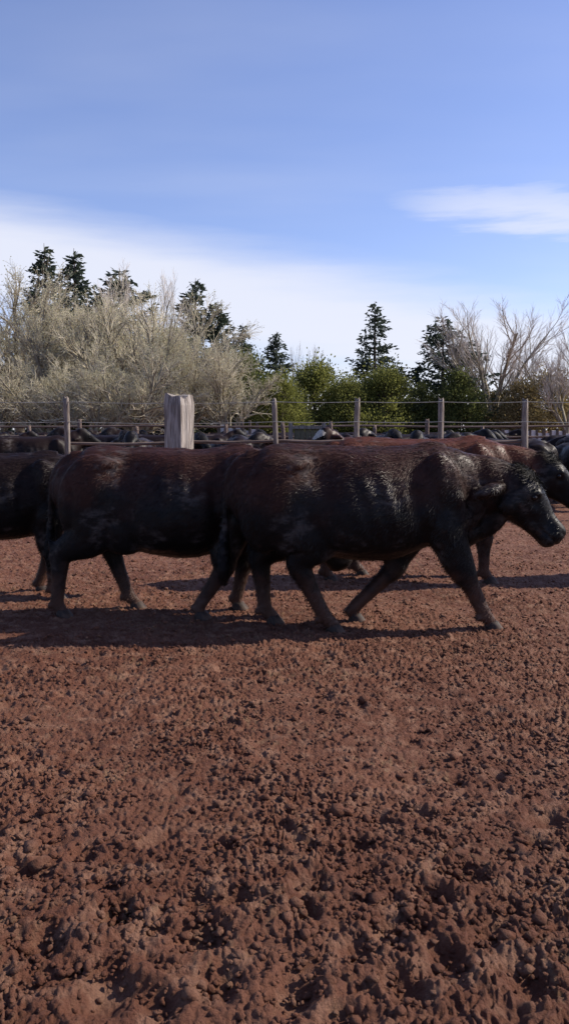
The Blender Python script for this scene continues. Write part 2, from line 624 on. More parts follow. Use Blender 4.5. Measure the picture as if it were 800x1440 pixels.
def cow_flesh(pose):
    """x forward, z up, feet on z = 0; pose: foot offsets and the head path"""
    f = Flesh()
    bl = pose.get('belly', 0.0)
    f.loft([(-.90, 0, 1.05, .12, .10), (-.84, 0, 1.03, .20, .16), (-.72, 0, 1.00, .28, .215), (-.55, 0, .985, .325, .265),
            (-.35, 0, .955 - bl * .5, .345 + bl * .5, .285), (-.08, 0, .915 - bl * .5, .375 + bl * .5, .325), (.15, 0, .91 - bl * .5, .38 + bl * .5, .325),
            (.38, 0, .935, .365, .285), (.56, 0, .965, .345, .235), (.72, 0, .955, .30, .20), (.84, 0, .945, .22, .15), (.90, 0, .94, .12, .09)],
           5, 28, 0.10, 2.2)
    # withers, hooks, pins, shoulder blades, thighs, brisket, paunch
    f.ball((.50, 0, 1.22), (.20, .07, .10))
    f.ball((.74, 0, .69), (.15, .085, .12))
    for s in (-1, 1):
        f.ball((-.50, s * .195, 1.175), (.14, .06, .06))
        f.ball((-.82, s * .085, 1.10), (.07, .05, .07))
        f.ball((.55, s * .185, 1.0), (.14, .075, .27), -0.25)
        f.ball((.64, s * .165, .82), (.13, .085, .15))
        f.ball((-.60, s * .17, .93), (.25, .125, .33), 0.12)
        f.ball((-.71, s * .145, .84), (.15, .11, .27), -0.10)
        f.ball((-.05, s * .18, .85 - bl), (.38, .165, .26))
        f.ball((-.36, s * .14, .70), (.22, .14, .21))
    # neck
    hp = pose['head']                      # back of skull (x, z), tilt of the head downwards, sideways y
    hx, hz, tilt, hy = hp
    f.loft([(.42, 0, .99, .31, .17), (.62, 0, 1.01, .27, .155), (.62 + (hx - .62) * .45, hy * .3, 1.01 + (hz - 1.01) * .42 + .015, .222, .125),
            (.62 + (hx - .62) * .8, hy * .75, 1.01 + (hz - 1.01) * .8 + .01, .195, .115), (hx, hy, hz, .165, .105)], 5, 20, 0.0, 2.1)
    # head
    d = np.array([math.cos(tilt), pose.get('yaw', 0.0), -math.sin(tilt)])
    d /= np.linalg.norm(d)
    u = np.array([math.sin(tilt), 0, math.cos(tilt)])
    u = u - d * (u @ d)
    u /= np.linalg.norm(u)
    sw_ = np.cross(u, d)
    if sw_[1] < 0:
        sw_ = -sw_
    o = np.array([hx, hy, hz])

    def H(a, b, w=0.0):
        return o + d * a + u * b + sw_ * w
    f.loft([(*H(-.06, .0), .15, .11), (*H(.0, .01), .172, .122), (*H(.12, .005), .172, .142), (*H(.22, .0), .150, .112),
            (*H(.31, -.006), .124, .088), (*H(.38, -.010), .110, .082), (*H(.44, -.012), .106, .094), (*H(.485, -.014), .098, .090), (*H(.508, -.016), .074, .070)],
           4, 20, -0.05, 2.6)
    th = H(.12, -.165)
    f.loft([(*th, .06, .04), (th[0] * .55 + .84 * .45, hy * .5, th[2] * .55 + .72 * .45, .11, .04), (.84, 0, .72, .11, .06), (.74, 0, .66, .07, .06)], 5, 12)
    f.ball(H(.02, .15), (.06, .085, .05))             # poll
    for s in (-1, 1):
        f.ball(H(.155, .085, s * .112), (.045, .032, .034))   # brow
        f.ball(H(.10, -.09, s * .085), (.10, .05, .08))    # cheek
        f.ball(H(.465, .02, s * .055), (.03, .03, .03))    # nostril
        e0, er = H(-.03, -.045, s * .120), pose.get('ear', (-.18, -.04))
        e1 = e0 + np.array([er[0] * .5, s * .08, er[1] * .3])
        e2 = e0 + np.array([er[0], s * .12, er[1]])
        f.loft([(*e0, .034, .030), (*((e0 + e1) / 2), .046, .056), (*e1, .052, .074), (*((e1 + e2) / 2), .040, .056), (*e2, .015, .018)], 3, 12)
    # legs
    hooves = []
    for name in ('fl', 'fr', 'hl', 'hr'):
        s = 1 if name[1] == 'l' else -1
        fx, lift, out = pose[name]
        if name[0] == 'f':
            sx, sz = .56, .92
            dx = fx - .52
            kz = .40 + lift * .8
            kx = .52 + dx * .50 + (0.035 if dx < 0 else 0.01) + lift * .5
            fz = .115 + lift
            fxx = fx - .03 * (1 if dx > 0 else -0.3) - lift * .3
            ys = s * .17
            f.loft([(sx, s * .15, sz, .16, .09), (sx - .04 + dx * .1, ys, .76, .165, .105), (.52 + dx * .24, ys, .62, .128, .09), (.52 + dx * .38, ys, .50, .112, .082),
                    (kx, ys + s * out * .4, kz, .086, .070), (kx + (fxx - kx) * .25, ys + s * out * .6, kz - (kz - fz) * .25, .064, .055),
                    (kx + (fxx - kx) * .65, ys + s * out * .8, kz - (kz - fz) * .65, .052, .046), (fxx, ys + s * out, fz, .048, .044),
                    (fx + .008, ys + s * out, .065 + lift, .043, .040), (fx + .02, ys + s * out, .03 + lift, .036, .036)], 4, 14)
            f.ball((fxx - .05, ys + s * out, fz - .02), (.022, .04, .028))
            hooves.append((fx + .03, ys + s * out, lift))
        else:
            dx = fx + .68
            ys = s * .155
            stx, stz = -.43 + dx * .22, .70
            hkx, hkz = -.74 + dx * .62 + lift * .2, .50 + lift * .6
            fz = .12 + lift
            fxx = fx - .025 + (-.02 if dx > 0 else .0)
            f.loft([(-.60, s * .14, 1.02, .24, .12), (-.56 + dx * .08, ys, .86, .25, .135), ((-.56 + stx) / 2 + dx * .08 - .06, ys + s * .01, .74, .22, .125),
                    (stx * .55 + hkx * .45 - .0, ys + s * .01, .63, .175, .11), (stx * .22 + hkx * .78, ys + s * .005, .555, .118, .082), (hkx, ys + s * out * .4, hkz, .090, .064),
                    (hkx + (fxx - hkx) * .22, ys + s * out * .5, hkz - (hkz - fz) * .25, .070, .054), (hkx + (fxx - hkx) * .62, ys + s * out * .8, hkz - (hkz - fz) * .65, .054, .046),
                    (fxx, ys + s * out, fz, .050, .045), (fx + .008, ys + s * out, .065 + lift, .043, .040), (fx + .02, ys + s * out, .03 + lift, .036, .036)], 4, 14)
            f.ball((fxx - .055, ys + s * out, fz - .02), (.022, .04, .028))
            f.ball((hkx - .065, ys + s * out * .4, hkz + .055), (.030, .034, .062), -.25)
            hooves.append((fx + .025, ys + s * out, lift))
    # tail
    ts = pose.get('tail', (-.06, 0.0))
    f.loft([(-.72, 0, 1.22, .05, .05), (-.83, 0, 1.195, .050, .050), (-.915, ts[1] * .1, 1.10, .040, .040), (-.94 + ts[0] * .4, ts[1] * .4, .95, .027, .027),
            (-.94 + ts[0] * .7, ts[1] * .7, .75, .024, .024), (-.94 + ts[0] * .9, ts[1] * .9, .60, .034, .034), (-.94 + ts[0], ts[1], .47, .042, .040), (-.94 + ts[0] * 1.05, ts[1], .33, .014, .014)], 4, 12)
    info = {'hooves': hooves, 'eyes': [H(.165, .052, s * .122) for s in (-1, 1)], 'H': H}
    return f, info


def cow_mesh(name, pose, mat, voxel, seed, iters=5):
    f, info = cow_flesh(pose)
    me = bpy.data.meshes.new('tmp')
    me.from_pydata([tuple(v) for v in f.V], [], f.F)
    o = bpy.data.objects.new('tmp', me)
    col.objects.link(o)
    m = o.modifiers.new('r', 'REMESH')
    m.mode = 'VOXEL'
    m.voxel_size = voxel
    m.adaptivity = 0
    s = o.modifiers.new('s', 'SMOOTH')
    s.factor = 0.5
    s.iterations = iters
    dg = bpy.context.evaluated_depsgraph_get()
    out = bpy.data.meshes.new_from_object(o.evaluated_get(dg))
    bpy.data.objects.remove(o)
    bpy.data.meshes.remove(me)
    out.name = name
    n = len(out.vertices)
    co = np.empty(n * 3, np.float32)
    out.vertices.foreach_get('co', co)
    co = co.reshape(-1, 3)
    no = np.empty(n * 3, np.float32)
    out.vertices.foreach_get('normal', no)
    no = no.reshape(-1, 3)
    # folds, rib hints and clumped winter hair
    x, y, z = co.T
    amp = np.clip((z - .35) / .4, 0.15, 1)
    d = 0.008 * vnoise(x * 5 + y * 2 + seed, z * 4 + y, seed) + 0.0035 * vnoise(x * 12 + seed, z * 9 + y * 9, seed + 1)
    ay = np.abs(y)

    def hollow(cx_, cz_, rx_, rz_):
        return np.exp(-((x - cx_) / rx_) ** 2 - ((z - cz_) / rz_) ** 2) * np.clip(np.abs(no[:, 1]) * 1.3, 0, 1)
    d -= 0.040 * hollow(-.30, 1.13, .13, .10)             # hollow in front of the hook bone
    d -= 0.022 * hollow(-.27, .78, .05, .22)              # fold of the flank before the thigh
    d -= 0.022 * hollow(.345, .92, .05, .25)              # crease behind the shoulder
    d -= 0.022 * hollow(.405, .70, .05, .10)
    d += 0.018 * hollow(.66, .93, .05, .06)               # point of the shoulder
    d += 0.014 * hollow(-.50, 1.16, .07, .035)
    d -= 0.024 * hollow(.74, .98, .05, .20)               # neck groove
    d -= 0.016 * hollow(-.73, .95, .035, .22)             # between the thigh muscles
    d += 0.016 * hollow(.52, 1.08, .035, .20)             # spine of the shoulder blade
    d -= 0.012 * hollow(.62, .80, .03, .10)
    d += 0.016 * np.exp(-(y / .035) ** 2) * np.clip(no[:, 2], 0, 1) * ((x > -.8) & (x < .6))
    nk = np.exp(-((x - .82) / .14) ** 2) * np.clip((z - .75) / .2, 0, 1) * (np.abs(no[:, 1]))
    d += nk * 0.005 * np.sin(x * 40 + z * 14 + 5 * vnoise(x * 4, z * 4, seed))
    H = info['H']
    o_ = H(0, 0)
    hd = co - o_
    ha, hb, hw = hd @ (H(1, 0) - o_), hd @ (H(0, 1) - o_), hd @ (H(0, 0, 1) - o_)
    on = (ha > .05) & (ha < .6) & (np.abs(hw) < .2) & (np.abs(hb) < .25)
    d -= on * 0.013 * np.exp(-((hb + .052 + .06 * (.45 - ha)) / .011) ** 2) * np.clip((ha - .33) / .05, 0, 1)     # mouth
    for s_ in (-1, 1):
        d -= on * 0.020 * np.exp(-((ha - .485) / .018) ** 2 - ((hb - .035) / .016) ** 2 - ((hw - s_ * .06) / .03) ** 2)  # nostril
        d -= on * 0.010 * np.exp(-((ha - .20) / .03) ** 2 - ((hb - .03) / .03) ** 2) * (np.sign(hw) == s_)            # below the eye
    d -= on * 0.012 * np.exp(-((ha - .27) / .05) ** 2 - ((hb + .06) / .035) ** 2)                                    # behind the lips
    rb = np.exp(-((x - .08) / .22) ** 2) * np.clip((z - .65) / .2, 0, 1) * np.clip((1.18 - z) / .15, 0, 1)
    d += rb * 0.0055 * np.sin(x * 50 + (z - .9) * 14)
    co = co + no * (d * amp)[:, None]
    out.vertices.foreach_set('co', co.ravel())
    out.polygons.foreach_set('use_smooth', [True] * len(out.polygons))
    out.materials.clear()
    out.materials.append(mat)
    out.update()
    return out, info


def hoof_mesh():
    V, F = [], []
    rings = [(0.0, .074, .060, .012), (.02, .071, .058, .008), (.05, .058, .052, -.004), (.078, .045, .045, -.012)]
    n = 14
    for z, a, b, ox in rings:
        for j in range(n):
            t = 2 * math.pi * j / n
            cl = 1 - 0.16 * math.exp(-((t if t < math.pi else t - 2 * math.pi) / 0.28) ** 2)   # the cleft in front
            V.append((ox + a * cl * math.cos(t), b * math.sin(t), z))
    for i in range(len(rings) - 1):
        for j in range(n):
            F.append((i * n + j, i * n + (j + 1) % n, (i + 1) * n + (j + 1) % n, (i + 1) * n + j))
    F.append(tuple(range(n - 1, -1, -1)))
    F.append(tuple((len(rings) - 1) * n + j for j in range(n)))
    return mesh_from('hoof', V, F, HOOF)


def ball_mesh(name, r, mat, n=10):
    V, F = [], []
    for i in range(n + 1):
        for j in range(n):
            a, b = math.pi * i / n, 2 * math.pi * j / n
            V.append((r * math.sin(a) * math.cos(b), r * math.sin(a) * math.sin(b), r * math.cos(a)))
    for i in range(n):
        for j in range(n):
            F.append((i * n + j, (i + 1) * n + j, (i + 1) * n + (j + 1) % n, i * n + (j + 1) % n))
    return mesh_from(name, V, F, mat)


HOOF_ME = hoof_mesh()
EYE_ME = ball_mesh('eye', 0.021, EYE)


def hair_coat(name, body, n, length, mat, seed, poll=None):
    """short clumped hairs lying along the coat"""
    rg = np.random.default_rng(seed)
    m = len(body.polygons)
    c = np.empty(m * 3, np.float32)
    body.polygons.foreach_get('center', c)
    c = c.reshape(-1, 3)
    no = np.empty(m * 3, np.float32)
    body.polygons.foreach_get('normal', no)
    no = no.reshape(-1, 3)
    wgt = 1.0 + 16 * np.exp(-((c - poll) ** 2).sum(1) / .010) + 7 * ((c[:, 0] < -.88) & (c[:, 2] < .72) & (c[:, 2] > .3) & (np.abs(c[:, 1]) < .13))
    wgt = wgt * np.where(c[:, 0] > 1.16, .2, 1.0)
    i = rg.choice(m, n, p=wgt / wgt.sum())
    p, nn = c[i], no[i]
    p = p + rg.normal(0, .005, p.shape)
    flow = np.tile(np.array([-.75, 0, -.55]), (n, 1)) + rg.normal(0, .22, (n, 3))
    cl = vnoise(p[:, 0] * 9, p[:, 2] * 9 + p[:, 1] * 7, seed)
    flow[:, 2] += cl * 1.4
    flow = flow - nn * (flow * nn).sum(1)[:, None]
    flow /= np.linalg.norm(flow, axis=1)[:, None] + 1e-6
    side = np.cross(flow, nn)
    L = length * rg.uniform(.6, 1.3, n)[:, None]
    if poll is not None:
        L = L * (1 + 2.0 * np.exp(-((p - poll) ** 2).sum(1) / .012))[:, None]
    lift = (0.10 + 0.34 * rg.uniform(size=n))[:, None]
    w = 0.0022
    a = p - nn * .002 - side * w
    b = p - nn * .002 + side * w
    t = p + flow * L + nn * L * lift
    V = np.stack([a, b, t], 1).reshape(-1, 3)
    F = np.arange(n * 3).reshape(-1, 3)
    return quads_mesh(name, V, F, mat, False)


def make_cow(pose, mat, label, loc, rz, scale, seed, voxel=0.014, group=None, hairs=45000):
    t = thing('cow', label, 'cow', loc, rz, group, scale)
    me, info = cow_mesh('body', pose, mat, voxel, seed)
    b = link('body', me, t)
    for p in info['hooves']:
        o = link('hoof', HOOF_ME, t, (p[0], p[1], p[2] - 0.006))
    for p in info['eyes']:
        link('eye', EYE_ME, t, tuple(p))
    if hairs:
        c = link('coat_hair', hair_coat('coat_hair', me, hairs, 0.028, mat, seed, info['H'](.05, .18)), t)
        c['kind'] = 'stuff'
    return t


GRP = 'cattle walking past in the near pen'
# foot spec: x of the foot, lift, outward shift
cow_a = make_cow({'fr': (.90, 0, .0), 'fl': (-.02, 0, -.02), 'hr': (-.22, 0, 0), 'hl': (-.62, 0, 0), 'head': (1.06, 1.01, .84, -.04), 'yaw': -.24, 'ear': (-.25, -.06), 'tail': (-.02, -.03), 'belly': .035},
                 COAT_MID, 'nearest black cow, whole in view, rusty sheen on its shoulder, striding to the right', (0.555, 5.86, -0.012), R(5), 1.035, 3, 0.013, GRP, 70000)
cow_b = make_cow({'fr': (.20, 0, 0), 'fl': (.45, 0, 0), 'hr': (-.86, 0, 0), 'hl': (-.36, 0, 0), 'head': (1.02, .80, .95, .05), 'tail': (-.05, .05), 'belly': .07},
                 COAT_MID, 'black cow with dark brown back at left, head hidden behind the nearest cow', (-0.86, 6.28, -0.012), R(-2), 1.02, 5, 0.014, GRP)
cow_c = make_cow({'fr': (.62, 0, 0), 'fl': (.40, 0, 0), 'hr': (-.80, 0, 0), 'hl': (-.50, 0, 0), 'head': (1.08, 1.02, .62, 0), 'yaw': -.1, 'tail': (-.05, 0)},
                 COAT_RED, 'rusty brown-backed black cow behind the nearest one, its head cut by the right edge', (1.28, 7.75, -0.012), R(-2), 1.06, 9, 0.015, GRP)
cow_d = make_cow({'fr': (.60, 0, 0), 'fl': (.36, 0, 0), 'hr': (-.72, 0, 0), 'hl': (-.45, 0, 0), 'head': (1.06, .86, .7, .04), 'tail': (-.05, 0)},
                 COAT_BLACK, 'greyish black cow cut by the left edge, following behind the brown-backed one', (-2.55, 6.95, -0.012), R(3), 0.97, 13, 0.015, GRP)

# ------------------------------------------------------------------ trees
class Twigs:
    def __init__(self, seed):
        self.r = random.Random(seed)
        self.V = {}
        self.F = {}
        self.tips = []

    def tube(self, key, pts, rad, n):
        V, F = self.V.setdefault(key, []), self.F.setdefault(key, [])
        base = len(V)
        for i, p in enumerate(pts):
            d = (pts[min(i + 1, len(pts) - 1)] - pts[max(i - 1, 0)]).normalized()
            a = d.orthogonal().normalized()
            b = d.cross(a)
            for j in range(n):
                t = 2 * math.pi * j / n
                V.append(p + (a * math.cos(t) + b * math.sin(t)) * rad[i])
        for i in range(len(pts) - 1):
            for j in range(n):
                q, w = base + i * n + j, base + i * n + (j + 1) % n
                F.append((q, w, w + n, q + n))

    def path(self, p, d, L, n, wander, up):
        pts = [p.copy()]
        d = d.normalized()
        for i in range(n):
            d = (d + Vector((self.r.gauss(0, wander), self.r.gauss(0, wander), self.r.gauss(0, wander) + up))).normalized()
            pts.append(pts[-1] + d * (L / n))
        return pts, d

    def child_dir(self, d, ang):
        a = d.orthogonal().normalized()
        a = Matrix.Rotation(self.r.uniform(0, 6.283), 3, d) @ a
        return (d * math.cos(ang) + a * math.sin(ang)).normalized()

    def grow(self, p, d, L, rad, lev, spec):
        n, wander, up, kids, ang, ratio, t0 = spec[lev]
        pts, dd = self.path(p, d, L, n, wander, up)
        rr = [rad * (1 - .65 * i / n) for i in range(n + 1)]
        last = lev == len(spec) - 1
        self.tube('trunk' if lev <= 1 else 'crown', pts, rr, 7 if lev == 0 else (5 if lev == 1 else 3))
        if last:
            self.tips.append((pts[-1], dd))
            self.tips.append((pts[len(pts) // 2], dd))
            return
        for k in range(kids):
            t = t0 + (1 - t0) * (k + self.r.random()) / kids
            i = min(int(t * n), n - 1)
            q = pts[i].lerp(pts[i + 1], t * n - i)
            dirn = (pts[i + 1] - pts[i]).normalized()
            self.grow(q, self.child_dir(dirn, ang * self.r.uniform(.6, 1.35)), L * ratio * self.r.uniform(.65, 1.25) * (1.15 - .5 * t), max(rr[i] * .52, .008), lev + 1, spec)


def leaf_cards(pts, dirs, size, r, flat=0.35, n_each=1):
    """pointed leaf sprays, two triangles each"""
    rg = np.random.default_rng(r)
    P = np.repeat(np.array(pts), n_each, 0)
    D = np.repeat(np.array(dirs), n_each, 0)
    n = len(P)
    D = D + rg.normal(0, .5, D.shape)
    D /= np.linalg.norm(D, axis=1)[:, None] + 1e-6
    S = np.cross(D, rg.normal(0, 1, D.shape))
    S /= np.linalg.norm(S, axis=1)[:, None] + 1e-6
    N = np.cross(D, S)
    L = size * rg.uniform(.6, 1.4, n)[:, None]
    W = L * flat
    P = P + rg.normal(0, size * .35, P.shape)
    V = np.stack([P, P + D * L * .5 + S * W + N * W * .3, P + D * L, P + D * L * .5 - S * W + N * W * .3], 1).reshape(-1, 3)
    return V, np.arange(n * 4).reshape(-1, 4)


def bare_tree(seed, spec, L, rad, stems, lean, bark, twig, bud=None, bud_size=.07, buds=2, trunk_h=1.2):
    """template: returns {part: mesh}"""
    t = Twigs(seed)
    pts, d = t.path(Vector((0, 0, -.1)), Vector((0, 0, 1)), trunk_h + .1, 3, .05, 0)
    t.tube('trunk', pts, [rad * 1.35, rad * 1.1, rad, rad * .95], 8)
    for k in range(stems):
        a = 2 * math.pi * (k + t.r.uniform(-.3, .3)) / stems
        ln = lean * t.r.uniform(.35, 1.3)
        dd = Vector((math.cos(a) * math.sin(ln), math.sin(a) * math.sin(ln), math.cos(ln)))
        t.grow(pts[-1] - Vector((0, 0, t.r.uniform(0, .35) * trunk_h)), dd, L * t.r.uniform(.75, 1.1), rad * t.r.uniform(.5, .75), 0, spec)
    out = {'trunk': mesh_from('trunk', t.V['trunk'], t.F['trunk'], bark)}
    cv = np.array([tuple(v) for v in t.V['crown']])
    out['crown'] = quads_mesh('crown', cv, np.array(t.F['crown']), twig)
    if bud:
        V, Q = leaf_cards([tuple(p) for p, _ in t.tips], [tuple(q) for _, q in t.tips], bud_size, seed, .4, buds)
        out['buds'] = quads_mesh('buds', V, Q, bud)
    return out


def conifer(seed, H, wid, levels, per, sprays, mat, droop=0.35, power=0.9, gap=0.0, size=.29):
    rr = random.Random(seed)
    t = Twigs(seed)
    t.tube('trunk', [Vector((0, 0, -.1)), Vector((.05, 0, H * .4)), Vector((0, .04, H * .8)), Vector((0, 0, H))], [H * .018, H * .012, H * .005, .01], 7)
    P, D = [], []
    for i in range(levels):
        z = H * (.10 + .89 * i / levels)
        f = (1 - i / levels)
        for k in range(per):
            if rr.random() < gap:
                continue
            a = rr.uniform(0, 6.283)
            L = wid * (f ** power) * rr.uniform(.6, 1.3) + .05
            d = Vector((math.cos(a), math.sin(a), .25 - droop * f))
            pts, dd = t.path(Vector((0, 0, z + rr.uniform(-.2, .2))), d, L, 3, .10, .02)
            t.tube('crown', pts, [.03, .022, .014, .006], 3)
            for s in range(max(3, int(8.0 * sprays * (L / wid) + 3))):
                u = rr.uniform(.15, 1.0)
                j = min(int(u * 3), 2)
                q = pts[j].lerp(pts[j + 1], u * 3 - j)
                w = (1 - u * .8) * .22 * L + .03
                q = q + Vector((rr.gauss(0, w * .5), rr.gauss(0, w * .5), rr.gauss(0, .07)))
                P.append(tuple(q))
                D.append((d.x * .8 + rr.gauss(0, .4), d.y * .8 + rr.gauss(0, .4), -.15 + rr.gauss(0, .3)))
    V, Q = leaf_cards(P, D, size, seed, .24)
    cv = np.array([tuple(v) for v in t.V['crown']])
    me = quads_mesh('crown', np.concatenate([V, cv]), np.concatenate([Q, np.array(t.F['crown']) + len(V)]), mat)
    return {'trunk': mesh_from('trunk', t.V['trunk'], t.F['trunk'], BARK_DARK), 'crown': me}


def bushy(seed, H, wid, clumps, per, mat, size=.155, base=.04, upright=.8):
    """evergreen with an uneven crown of upright clumps, branches showing in the gaps"""
    rr = random.Random(seed)
    t = Twigs(seed)
    t.tube('trunk', [Vector((0, 0, -.1)), Vector((.1, 0, H * .3)), Vector((0, .1, H * .85))], [.22, .15, .03], 7)
    P, D = [], []
    for c in range(clumps):
        z = H * (base + (1 - base) * rr.random() ** 1.15)
        f = z / H
        prof = wid * (min(1, (f + .12) * 2.6) * (1 - f) ** .62 + .05)
        a = rr.uniform(0, 6.283)
        rad = prof * math.sqrt(rr.uniform(.25, 1.0)) * rr.uniform(.8, 1.18)
        c0 = Vector((rad * math.cos(a), rad * math.sin(a), z))
        t.tube('trunk', [Vector((0, 0, z * .72)), c0 * .5 + Vector((0, 0, z * .42)), c0], [.04, .03, .01], 3)
        cr = rr.uniform(.32, .75) * wid / 2.4
        for k in range(per):
            g = Vector((rr.gauss(0, 1), rr.gauss(0, 1), rr.gauss(0, 1.1))) * cr * .55
            q = c0 + g
            if q.z < 0.05:
                continue
            P.append(tuple(q))
            o = Vector((q.x, q.y, 0)).normalized()
            D.append((o.x * .5 + g.x, o.y * .5 + g.y, upright + g.z * .5))
    V, Q = leaf_cards(P, D, size, seed, .3)
    return {'trunk': mesh_from('trunk', t.V['trunk'], t.F['trunk'], BARK_DARK), 'crown': quads_mesh('crown', V, Q, mat)}


# (segments, wander, upward pull, children, child angle, child length ratio, first child at)
ELM = [(5, .10, .10, 10, .60, .50, .18), (4, .15, .06, 8, .58, .50, .12), (3, .18, .05, 7, .55, .58, .10), (2, .2, .04, 0, 0, 0, 0)]
VASE = [(6, .08, .05, 9, .48, .46, .25), (4, .11, .09, 8, .42, .50, .15), (3, .12, .09, 8, .42, .62, .15), (2, .12, .06, 0, 0, 0, 0)]
TPL = {
    'elm1': (bare_tree(1, ELM, 6.2, .26, 8, .58, BARK_PALE, TWIG_PALE, BUD, .05, 2), 10.0),
    'elm2': (bare_tree(2, ELM, 6.0, .24, 7, .66, BARK_PALE, TWIG_PALE, BUD, .05, 2), 9.4),
    'elm3': (bare_tree(3, ELM, 5.6, .22, 9, .52, BARK_PALE, TWIG_PALE, BUD, .05, 2, 1.5), 9.2),
    'vase1': (bare_tree(25, VASE, 6.6, .22, 6, .60, BARK_PALE, TWIG_GREY, None, trunk_h=2.2), 11.0),
    'vase2': (bare_tree(22, VASE, 6.2, .18, 6, .6, BARK_PALE, TWIG_GREY, None, trunk_h=2.0), 10.0),
    'con1': (conifer(31, 13, 3.1, 34, 4, 15, NEEDLE, .45, 1.0), 13.0),
    'con2': (conifer(32, 12, 3.6, 30, 4, 16, NEEDLE, .3, 1.0), 12.0),
    'con3': (conifer(33, 12, 2.6, 28, 4, 11, NEEDLE, .0, .85, .14), 12.0),
    'con4': (conifer(34, 10, 4.2, 24, 4, 19, NEEDLE, .05, .8, .1), 10.0),
    'bush1': (bushy(41, 6.0, 2.7, 100, 210, CYPRESS), 6.0),
    'bush2': (bushy(42, 5.4, 3.0, 100, 210, CYPRESS), 5.4),
    'bush3': (bushy(43, 6.0, 2.6, 100, 210, CYPRESS_DARK), 6.0),
    'brush': (bushy(44, 5.0, 2.6, 70, 120, BROWN_LEAF, .17, .05, .5), 5.0),
}
TOPS = {}
for _k in list(TPL):
    TPL[_k] = TPL[_k][0]
    _c = TPL[_k]['crown']
    _z = np.empty(len(_c.vertices) * 3, np.float32)
    _c.vertices.foreach_get('co', _z)
    TOPS[_k] = float(np.percentile(_z[2::3], 99.5 if _k[:3] in ('elm', 'bus', 'bru') else 99.95))
TREE_NAMES = {'elm': 'bare_tree', 'vas': 'bare_tree', 'con': 'conifer', 'bus': 'evergreen_tree', 'bru': 'brown_bush'}


def tree(kind, x, ytop, Y, label, group, wide=1.0, rot=None):
    meshes, h = TPL[kind], TOPS[kind]
    top = px_at(x, ytop, Y)
    s = top.z / h
    t = thing(TREE_NAMES[kind[:3]], label, 'bush' if kind == 'brush' else 'tree', (top.x, Y, 0), rng.uniform(0, 6.28) if rot is None else rot, group, (s * wide, s * wide, s))
    for k, me in meshes.items():
        link(k, me, t)
    return t


GB, GC, GE = 'leafless pale trees on the left', 'dark conifers rising behind the other trees', 'green bushy evergreens along the middle'
for a in [
    ('elm2', -45, 392, 54, 'pale leafless tree cut by the left edge of the view', GB, 1.0),
    ('elm1', 22, 390, 57, 'pale leafless tree in front of the leftmost conifer', GB, .95),
    ('elm3', 88, 396, 52, 'pale leafless tree directly behind the thin lone post at left', GB, 1.0),
    ('elm2', 150, 405, 49, 'pale leafless tree between the lone thin post and the squared post', GB, .95),
    ('elm1', 205, 408, 51, 'broad pale leafless tree just left of the squared post', GB, 1.0),
    ('elm3', 262, 440, 47, 'pale leafless tree rising right behind the squared post', GB, 1.0),
    ('elm2', 318, 478, 46, 'low pale leafless tree at the right end of the bare grove', GB, .95),
    ('elm1', -8, 492, 45, 'low pale leafless tree left of the lone thin post, in front of the taller ones', GB, 1.1),
    ('elm3', 62, 505, 44, 'low spreading pale tree just left behind the lone thin post', GB, 1.25),
    ('elm2', 128, 500, 43, 'low spreading pale tree just right of the lone thin post', GB, 1.2),
    ('elm1', 188, 490, 44, 'low spreading pale tree midway between lone thin post and squared post', GB, 1.15),
    ('vase2', 205, 362, 60, 'tallest grey bare tree standing above the pale grove at left', 'tall grey bare trees', .75),
    ('con1', 62, 350, 72, 'tall slim dark conifer, leftmost of those above the pale grove', GC, 1.3),
    ('con1', 104, 357, 75, 'dark conifer second from the left above the pale grove', GC, 1.35),
    ('con4', 168, 381, 70, 'ragged dark conifer with bare gaps above the pale grove', GC, 1.4),
    ('con2', 275, 396, 66, 'full pointed dark conifer at the right shoulder of the pale grove', GC, 1.4),
    ('con2', 306, 427, 66, 'dark conifer just right of the full pointed one', GC, 1.35),
    ('con1', 341, 459, 68, 'short dark conifer behind the right end of the bare grove', GC, 1.35),
    ('con2', 389, 469, 64, 'dark conifer standing above the post right of the squared post', GC, 1.35),
    ('con3', 527, 428, 62, 'thin ragged conifer alone against the sky in the middle', GC, 1.25),
    ('con4', 623, 449, 58, 'broad dark conifer left of the tall bare tree', GC, 1.35),
    ('bush3', 350, 497, 56, 'dark green evergreen at the foot of the short conifer', GE, 1.0),
    ('bush1', 397, 527, 51, 'olive evergreen below the conifer near the first thin fence post', GE, 1.1),
    ('bush2', 443, 509, 55, 'olive evergreen under the small leafless top', GE, 1.0),
    ('bush1', 488, 531, 53, 'olive evergreen just left of the thin ragged conifer', GE, 1.1),
    ('bush2', 541, 516, 54, 'rounded olive evergreen at the foot of the thin ragged conifer', GE, 1.15),
    ('bush3', 592, 541, 55, 'dark green evergreen left of the broad conifer', GE, 1.0),
    ('bush3', 645, 522, 54, 'dark green evergreen between the broad conifer and the tall bare tree', GE, 1.15),
    ('vase1', 434, 478, 60, 'small bare tree top poking above the olive evergreens', 'tall grey bare trees', .45),
    ('vase1', 690, 412, 55, 'tall bare tree with spreading grey branches, right of the broad conifer', 'tall grey bare trees', 1.2, 5.3),
    ('vase2', 738, 472, 59, 'shorter bare tree just right of the tall spreading one', 'tall grey bare trees', .8, 0.6),
    ('vase2', 802, 444, 52, 'grey bare tree cut by the right edge of the view', 'tall grey bare trees', 1.0),
    ('brush', 735, 535, 53, 'brownish green bush at the foot of the bare trees', 'brownish bushes on the right', 1.0),
    ('brush', 775, 520, 56, 'tall brownish bush beside the right edge of the view', 'brownish bushes on the right', 1.0),
    ('brush', 705, 548, 57, 'low brownish bush beside the trunk of the tall bare tree', 'brownish bushes on the right', .9),
]:
    tree(*a)

# ------------------------------------------------------------------ fence of the far pen
FY = 13.0


